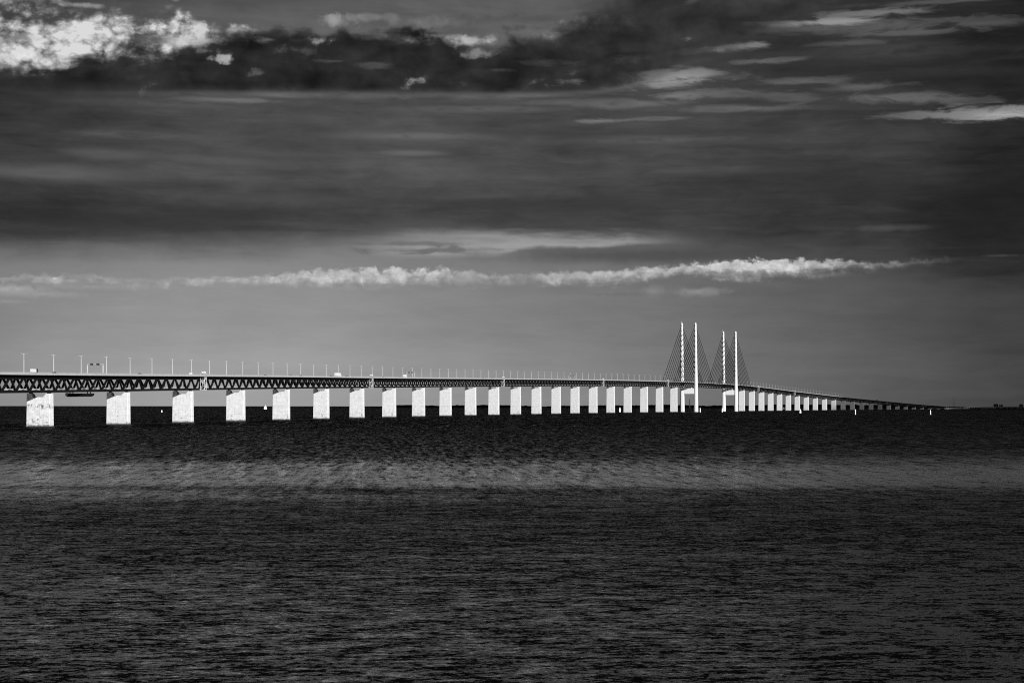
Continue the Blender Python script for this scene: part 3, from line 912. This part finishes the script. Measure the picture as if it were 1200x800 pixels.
# ------------------------------------------------------------------ sign gantries over the road
def gantry(px, w, h, label):
    s = s_at(px, 0.3)
    t = thing('sign_gantry', label, 'sign gantry', pt(s, 0.3, None, -1.1), -heading(s), 'sign gantries over the road')
    for x in (0, w):
        bm = bmesh.new(); bar(bm, (x, 0, 0), (x, 0, h), 0.5, 0.45, Vector((0, 1, 0))); mesh_obj('post', bm, 'galv', t)
    bm = bmesh.new(); box(bm, -0.5, w + 0.36, -0.5, 0.5, h, h + 0.75); mesh_obj('beam', bm, 'grey', t)
    for x in (w * .3, w * .7):
        bm = bmesh.new(); box(bm, x - 1.0, x + 1.0, -0.75, -0.51, h - 0.35, h + 0.9); mesh_obj('sign_panel', bm, 'dark', t)
    return t
gantry(102.5, 10.5, 6.6, 'largest pale sign gantry straddling the road between first and second piers')
gantry(476.8, 9.5, 6.4, 'sign gantry over the road beside the small white truck')
gantry(666.6, 10.8, 6.8, 'tiny sign gantry over the road between the sixteenth pier and its neighbour')

# ------------------------------------------------------------------ inspection platform under the girder
s = s_at(94, 0.0)
t = thing('inspection_gantry', 'dark inspection platform hanging under the girder between the first two piers', 'work platform', pt(s, 0, None, -15.2), -heading(s))
bm = bmesh.new(); prism(bm, [(-8.2, 0.5), (-7.4, 0.0), (6.6, 0.2), (8.0, 1.0), (8.2, 2.2), (-8.2, 2.2)], -3.5, 3.5); mesh_obj('platform', bm, 'steel', t)
for x in (-5.85, 5.85):
    for y in (-2.6, 2.6):
        bm = bmesh.new(); box(bm, x - .25, x + .25, y - .25, y + .25, 2.2, 3.09); mesh_obj('hanger', bm, 'steel', t)
bm = bmesh.new()
for y in (-3.5, 3.5):
    for z in (2.5, 2.95): bar(bm, (-8.2, y, z), (-6.2, y, z), .09, .09)
for x in (-8.15, -6.3):
    for y in (-3.5, 3.5): bar(bm, (x, y, 2.2), (x, y, 3.0), .09, .09, Vector((0, 1, 0)))
mesh_obj('railing', bm, 'galv', t)
bm = bmesh.new(); box(bm, -8.6, -7.0, -3.6, -2.0, 0.6, 2.5); mesh_obj('cabinet', bm, 'grey', t)

# ------------------------------------------------------------------ traffic
def wheels(t, xs_, half, r=0.5):
    for y in xs_:
        for x in (-half, half):
            bm = bmesh.new(); tube(bm, (x - .14, y, r), (x + .14, y, r), r, r, 12); mesh_obj('wheel', bm, 'rubber', t)
def car(px, lat, paint, label, van=False):
    s = s_at(px, lat)
    t = thing('van' if van else 'car', label, 'van' if van else 'car', pt(s, lat, None, -1.12), -heading(s), 'vehicles driving on the bridge')
    bm = bmesh.new()
    if van: side = [(-2.6, .35), (2.6, .35), (2.7, 1.0), (1.9, 1.25), (1.2, 2.25), (-2.6, 2.3)]
    else: side = [(-2.15, .35), (2.2, .35), (2.25, .75), (1.2, .95), (-2.1, 1.0)]
    a = [bm.verts.new((-.9, y, z)) for y, z in side]; b = [bm.verts.new((.9, y, z)) for y, z in side]
    bm.faces.new(a); bm.faces.new(b[::-1])
    for i in range(len(side)):
        j = (i + 1) % len(side); bm.faces.new((a[i], b[i], b[j], a[j]))
    bo = mesh_obj('body', bm, paint, t); bmesh_bevel(bo, .08)
    if not van:
        bm = bmesh.new()
        cab = [(-1.8, 1.0), (1.0, .95), (.3, 1.5), (-1.3, 1.5)]
        a = [bm.verts.new((-.78, y, z)) for y, z in cab]; b = [bm.verts.new((.78, y, z)) for y, z in cab]
        bm.faces.new(a); bm.faces.new(b[::-1])
        for i in range(4):
            j = (i + 1) % 4; bm.faces.new((a[i], b[i], b[j], a[j]))
        ro = mesh_obj('cabin', bm, 'glass', t)
        bm = bmesh.new(); box(bm, -.7, .7, -1.25, .25, 1.502, 1.56); mesh_obj('roof', bm, paint, t)
    else:
        for x in (-.915, .915):
            bm = bmesh.new(); box(bm, x - .01, x + .01, .3, 1.25, 1.3, 2.0); mesh_obj('window', bm, 'glass', t)
    wheels(t, (-1.4, 1.45), .8, .33)
def truck(px, lat, L, Hb, label, cabp='van', boxp='van', trailer=False):
    s = s_at(px, lat)
    t = thing('truck', label, 'truck', pt(s, lat, None, -1.12), -heading(s), 'vehicles driving on the bridge')
    bm = bmesh.new(); box(bm, -1.25, 1.25, -L / 2, L / 2 - 2.8, 1.0, Hb); c = mesh_obj('cargo_box', bm, boxp, t); bmesh_bevel(c, .06)
    bm = bmesh.new()
    side = [(L / 2 - 2.4, .6), (L / 2, .6), (L / 2, 1.8), (L / 2 - .35, 2.9), (L / 2 - 1.0, 3.3), (L / 2 - 2.4, 3.3)]
    a = [bm.verts.new((-1.22, y, z)) for y, z in side]; b = [bm.verts.new((1.22, y, z)) for y, z in side]
    bm.faces.new(a); bm.faces.new(b[::-1])
    for i in range(len(side)):
        j = (i + 1) % len(side); bm.faces.new((a[i], b[i], b[j], a[j]))
    mesh_obj('cab', bm, cabp, t)
    bm = bmesh.new(); box(bm, -1.235, 1.235, L / 2 - 1.5, L / 2 - .6, 1.9, 2.75); mesh_obj('window', bm, 'glass', t)
    bm = bmesh.new(); box(bm, -1.0, 1.0, -L / 2 + .2, L / 2 - 2.0, .6, .995); mesh_obj('chassis', bm, 'dark', t)
    wheels(t, (-L / 2 + 1.2, -L / 2 + 2.5, L / 2 - 1.5), 1.05, .5)
truck(40.0, 7.0, 6.4, 3.1, 'white-backed truck with a dark cab, leftmost vehicle on the bridge', cabp='dark')
car(64, 8.5, 'dark', 'dark car just right of the leftmost truck on the bridge')
car(164, 8.5, 'dark', 'dark car on the deck between the second and third piers')
car(224, 5.5, 'van', 'white van above the largest stair tower', van=True)
truck(396, 7.0, 18.0, 4.3, 'long white truck on the deck just right of the sixth pier')
car(388, 8.5, 'dark', 'dark car close behind the long white truck')
car(406.5, 8.5, 'dark', 'dark car just ahead of the long white truck')
truck(474.5, 7.0, 10.0, 4.0, 'small white truck beside the second sign gantry')
car(311, 8.5, 'dark', 'dark car on the deck between fourth and fifth piers')
car(341, 8.5, 'grey', 'grey car on the deck just right of the fifth pier')
car(352.5, 8.5, 'dark', 'dark car on the deck between fifth and sixth piers')
car(449, 8.5, 'dark', 'dark car on the deck before the eighth pier')
car(566, 8.5, 'dark', 'dark car on the deck before the twelfth pier')
car(577, 8.5, 'grey', 'grey car on the deck above the twelfth pier')
truck(1027.6, 3.0, 10.0, 3.9, 'dark truck on the far descending deck above the grey piers', 'dark', 'dark')
truck(1005.5, 3.0, 9.0, 3.4, 'tiny white truck on the far descending deck above the grey piers')

# ------------------------------------------------------------------ marks and boats on the water
def beacon(px, d, h, w, label):
    t = thing('sea_beacon', label, 'sea beacon', at_px(px, d), 0, 'white beacons standing in the water')
    bm = bmesh.new(); tube(bm, (0, 0, -3), (0, 0, 0.9), w * .75, w * .65, 10); mesh_obj('base', bm, 'grey', t)
    bm = bmesh.new(); tube(bm, (0, 0, .9), (0, 0, h * .82), w * .5, w * .42, 10); mesh_obj('tower', bm, 'white', t)
    bm = bmesh.new(); tube(bm, (0, 0, h * .82), (0, 0, h * .86), w * .66, w * .66, 10); mesh_obj('gallery', bm, 'grey', t)
    bm = bmesh.new(); tube(bm, (0, 0, h * .86), (0, 0, h), w * .34, w * .22, 8); mesh_obj('lantern', bm, 'white', t)
beacon(726.3, 3950, 10.0, 3.2, 'stout white beacon in the water between two piers left of the pylons')
beacon(820.5, 3900, 9.5, 1.9, 'white beacon standing just right of the left pylon foot')
beacon(846.3, 4000, 9.0, 1.9, 'white beacon standing just left of the right pylon foot')
beacon(1002.4, 2900, 8.4, 1.5, 'tall thin white beacon in front of the small grey piers')
beacon(1090.4, 2900, 7.4, 1.5, 'white beacon in open water at far right, below the bridge end')
def sailboat(px, d, h, label, rz=0.6):
    t = thing('sailboat', label, 'sailboat', at_px(px, d), rz, 'sailboats under the bridge')
    L = h * .75
    bm = bmesh.new()
    sec = [(-.5, .28), (-.2, .5), (.15, .48), (.4, .22), (.5, .02)]
    up_, lo_ = [], []
    for f, w in sec:
        up_.append([bm.verts.new((L * f, sg * w * L * .3, L * .11)) for sg in (-1, 1)])
        lo_.append([bm.verts.new((L * f * .9, sg * w * L * .15, -L * .04)) for sg in (-1, 1)])
    for i in range(4):
        for sg in (0, 1):
            bm.faces.new((up_[i][sg], up_[i + 1][sg], lo_[i + 1][sg], lo_[i][sg]))
        bm.faces.new((up_[i][0], up_[i][1], up_[i + 1][1], up_[i + 1][0]))
        bm.faces.new((lo_[i][0], lo_[i + 1][0], lo_[i + 1][1], lo_[i][1]))
    bm.faces.new((up_[0][0], lo_[0][0], lo_[0][1], up_[0][1])); bm.faces.new((up_[4][0], up_[4][1], lo_[4][1], lo_[4][0]))
    mesh_obj('hull', bm, 'white', t)
    bm = bmesh.new(); tube(bm, (L * .08, 0, L * .1), (L * .08, 0, h), .09, .06, 6); mesh_obj('mast', bm, 'galv', t)
    for nm, pts in (('mainsail', [(L * .06, h * .12), (-L * .48, h * .14), (-L * .22, h * .55), (L * .06, h * .98)]), ('jib', [(L * .12, h * .12), (L * .5, h * .10), (L * .12, h * .82)])):
        bm = bmesh.new(); prism(bm, pts, -.05, .05); mesh_obj(nm, bm, 'white', t)
sailboat(311, 7200, 17.0, 'white sailboat under full sail between the fourth and fifth piers', 0.4)
sailboat(189.6, 3800, 5.0, 'tiny sailboat near the left side of the third pier', 1.0)
sailboat(918.5, 8200, 11.0, 'small white sailboat between two piers right of the pylons', 0.5)
sailboat(938, 3600, 8.6, 'pale sailboat in front of a white pier right of the pylons', 0.9)

# far shore landmarks
t = thing('chimney', 'slim pale chimney on the far shore seen between the left pylon legs', 'chimney', at_px(808.3, 12150) + Vector((0, 0, 0)))
bm = bmesh.new(); tube(bm, (0, 0, 0), (0, 0, 58), 3.2, 2.2, 12); mesh_obj('stack', bm, 'white', t)
bm = bmesh.new(); tube(bm, (0, 0, 58), (0, 0, 60), 2.5, 2.5, 12); mesh_obj('rim', bm, 'grey', t)
def tower_block(px, w, d, h, m, label):
    t = thing('tower_block', label, 'tower block', at_px(px, d), 0, 'tower blocks on the far skyline')
    bm = bmesh.new(); box(bm, -w / 2, w / 2, 0, 16, 0, h); mesh_obj('wall', bm, m, t)
    bm = bmesh.new(); box(bm, -w / 4, w / 4, 4, 11, h, h + 3.0); mesh_obj('roof_house', bm, m, t)
    bm = bmesh.new()
    z = 6.0
    while z < h - 4:
        box(bm, -w / 2 + 1, w / 2 - 1, -0.15, -0.003, z, z + 1.3); z += 3.2
    mesh_obj('window', bm, 'glass', t)
tower_block(1166.2, 13, 11700, 28, 'dark', 'left dark block of the close pair on the right skyline')
tower_block(1168.9, 10, 11750, 28.5, 'dark', 'right dark block of the close pair on the right skyline')
tower_block(1172.2, 8, 11800, 23, 'tower', 'thin grey block just right of the dark pair')
tower_block(1174.6, 7, 11800, 25, 'tower', 'thin grey block second to the right of the dark pair')
tower_block(1197.0, 20, 11700, 26, 'tower', 'wide grey tower block at the right picture edge')
p = pt(7010, 30, 2.5)
t = thing('radio_mast', 'thin dark mast rising beside the far bridge end', 'mast', p)
bm = bmesh.new(); tube(bm, (0, 0, 0), (0, 0, 45), 1.2, .6, 6); mesh_obj('shaft', bm, 'steel', t)
bm = bmesh.new(); tube(bm, (0, 0, 34), (0, 0, 36.5), .9, .9, 8); mesh_obj('antenna', bm, 'grey', t)

# ------------------------------------------------------------------ unseen clouds: one shades the bridge end, one is added to darken far shore
alt = 900.0
def shade_cloud_over(px, py_, rx, ry, alt=900.0, thick=190.0):
    c = Vector((px, py_, 0)) + SUN_DIR * (alt / SUN_DIR.z)
    bm = bmesh.new()
    bmesh.ops.create_icosphere(bm, subdivisions=6, radius=1.0)
    for v in bm.verts:
        n = v.co.copy()
        big = mnoise.fractal(n * 1.6 + Vector((3, 1, 7)), 1.0, 2.0, 5)
        fine_ = mnoise.fractal(n * 7.0, 1.0, 2.0, 4)
        k = 1.0 + 0.22 * big + 0.05 * fine_
        lift = 0.6 if n.z > 0 else 0.25
        v.co = Vector((n.x * rx * k, n.y * ry * k, n.z * thick * lift * (1 + .35 * big + .3 * fine_)))
    o = mesh_obj('shade_cloud', bm, 'shade_cloud', None, c)
    o['kind'] = 'structure'
vm = M['shade_cloud']
vt = vm.node_tree
vt.nodes.clear()
vo = vt.nodes.new('ShaderNodeOutputMaterial')
vs = vt.nodes.new('ShaderNodeVolumePrincipled')
vs.inputs['Color'].default_value = (.97, .97, .97, 1)
vs.inputs['Density'].default_value = 0.0036
vt.links.new(vs.outputs[0], vo.inputs['Volume'])
shade_cloud_over(1550, 6890, 640, 1480)
shade_cloud_over(1300, 11500, 3700, 3900, 4200.0, 420.0)  # added out of view to keep sun off the far shore and island
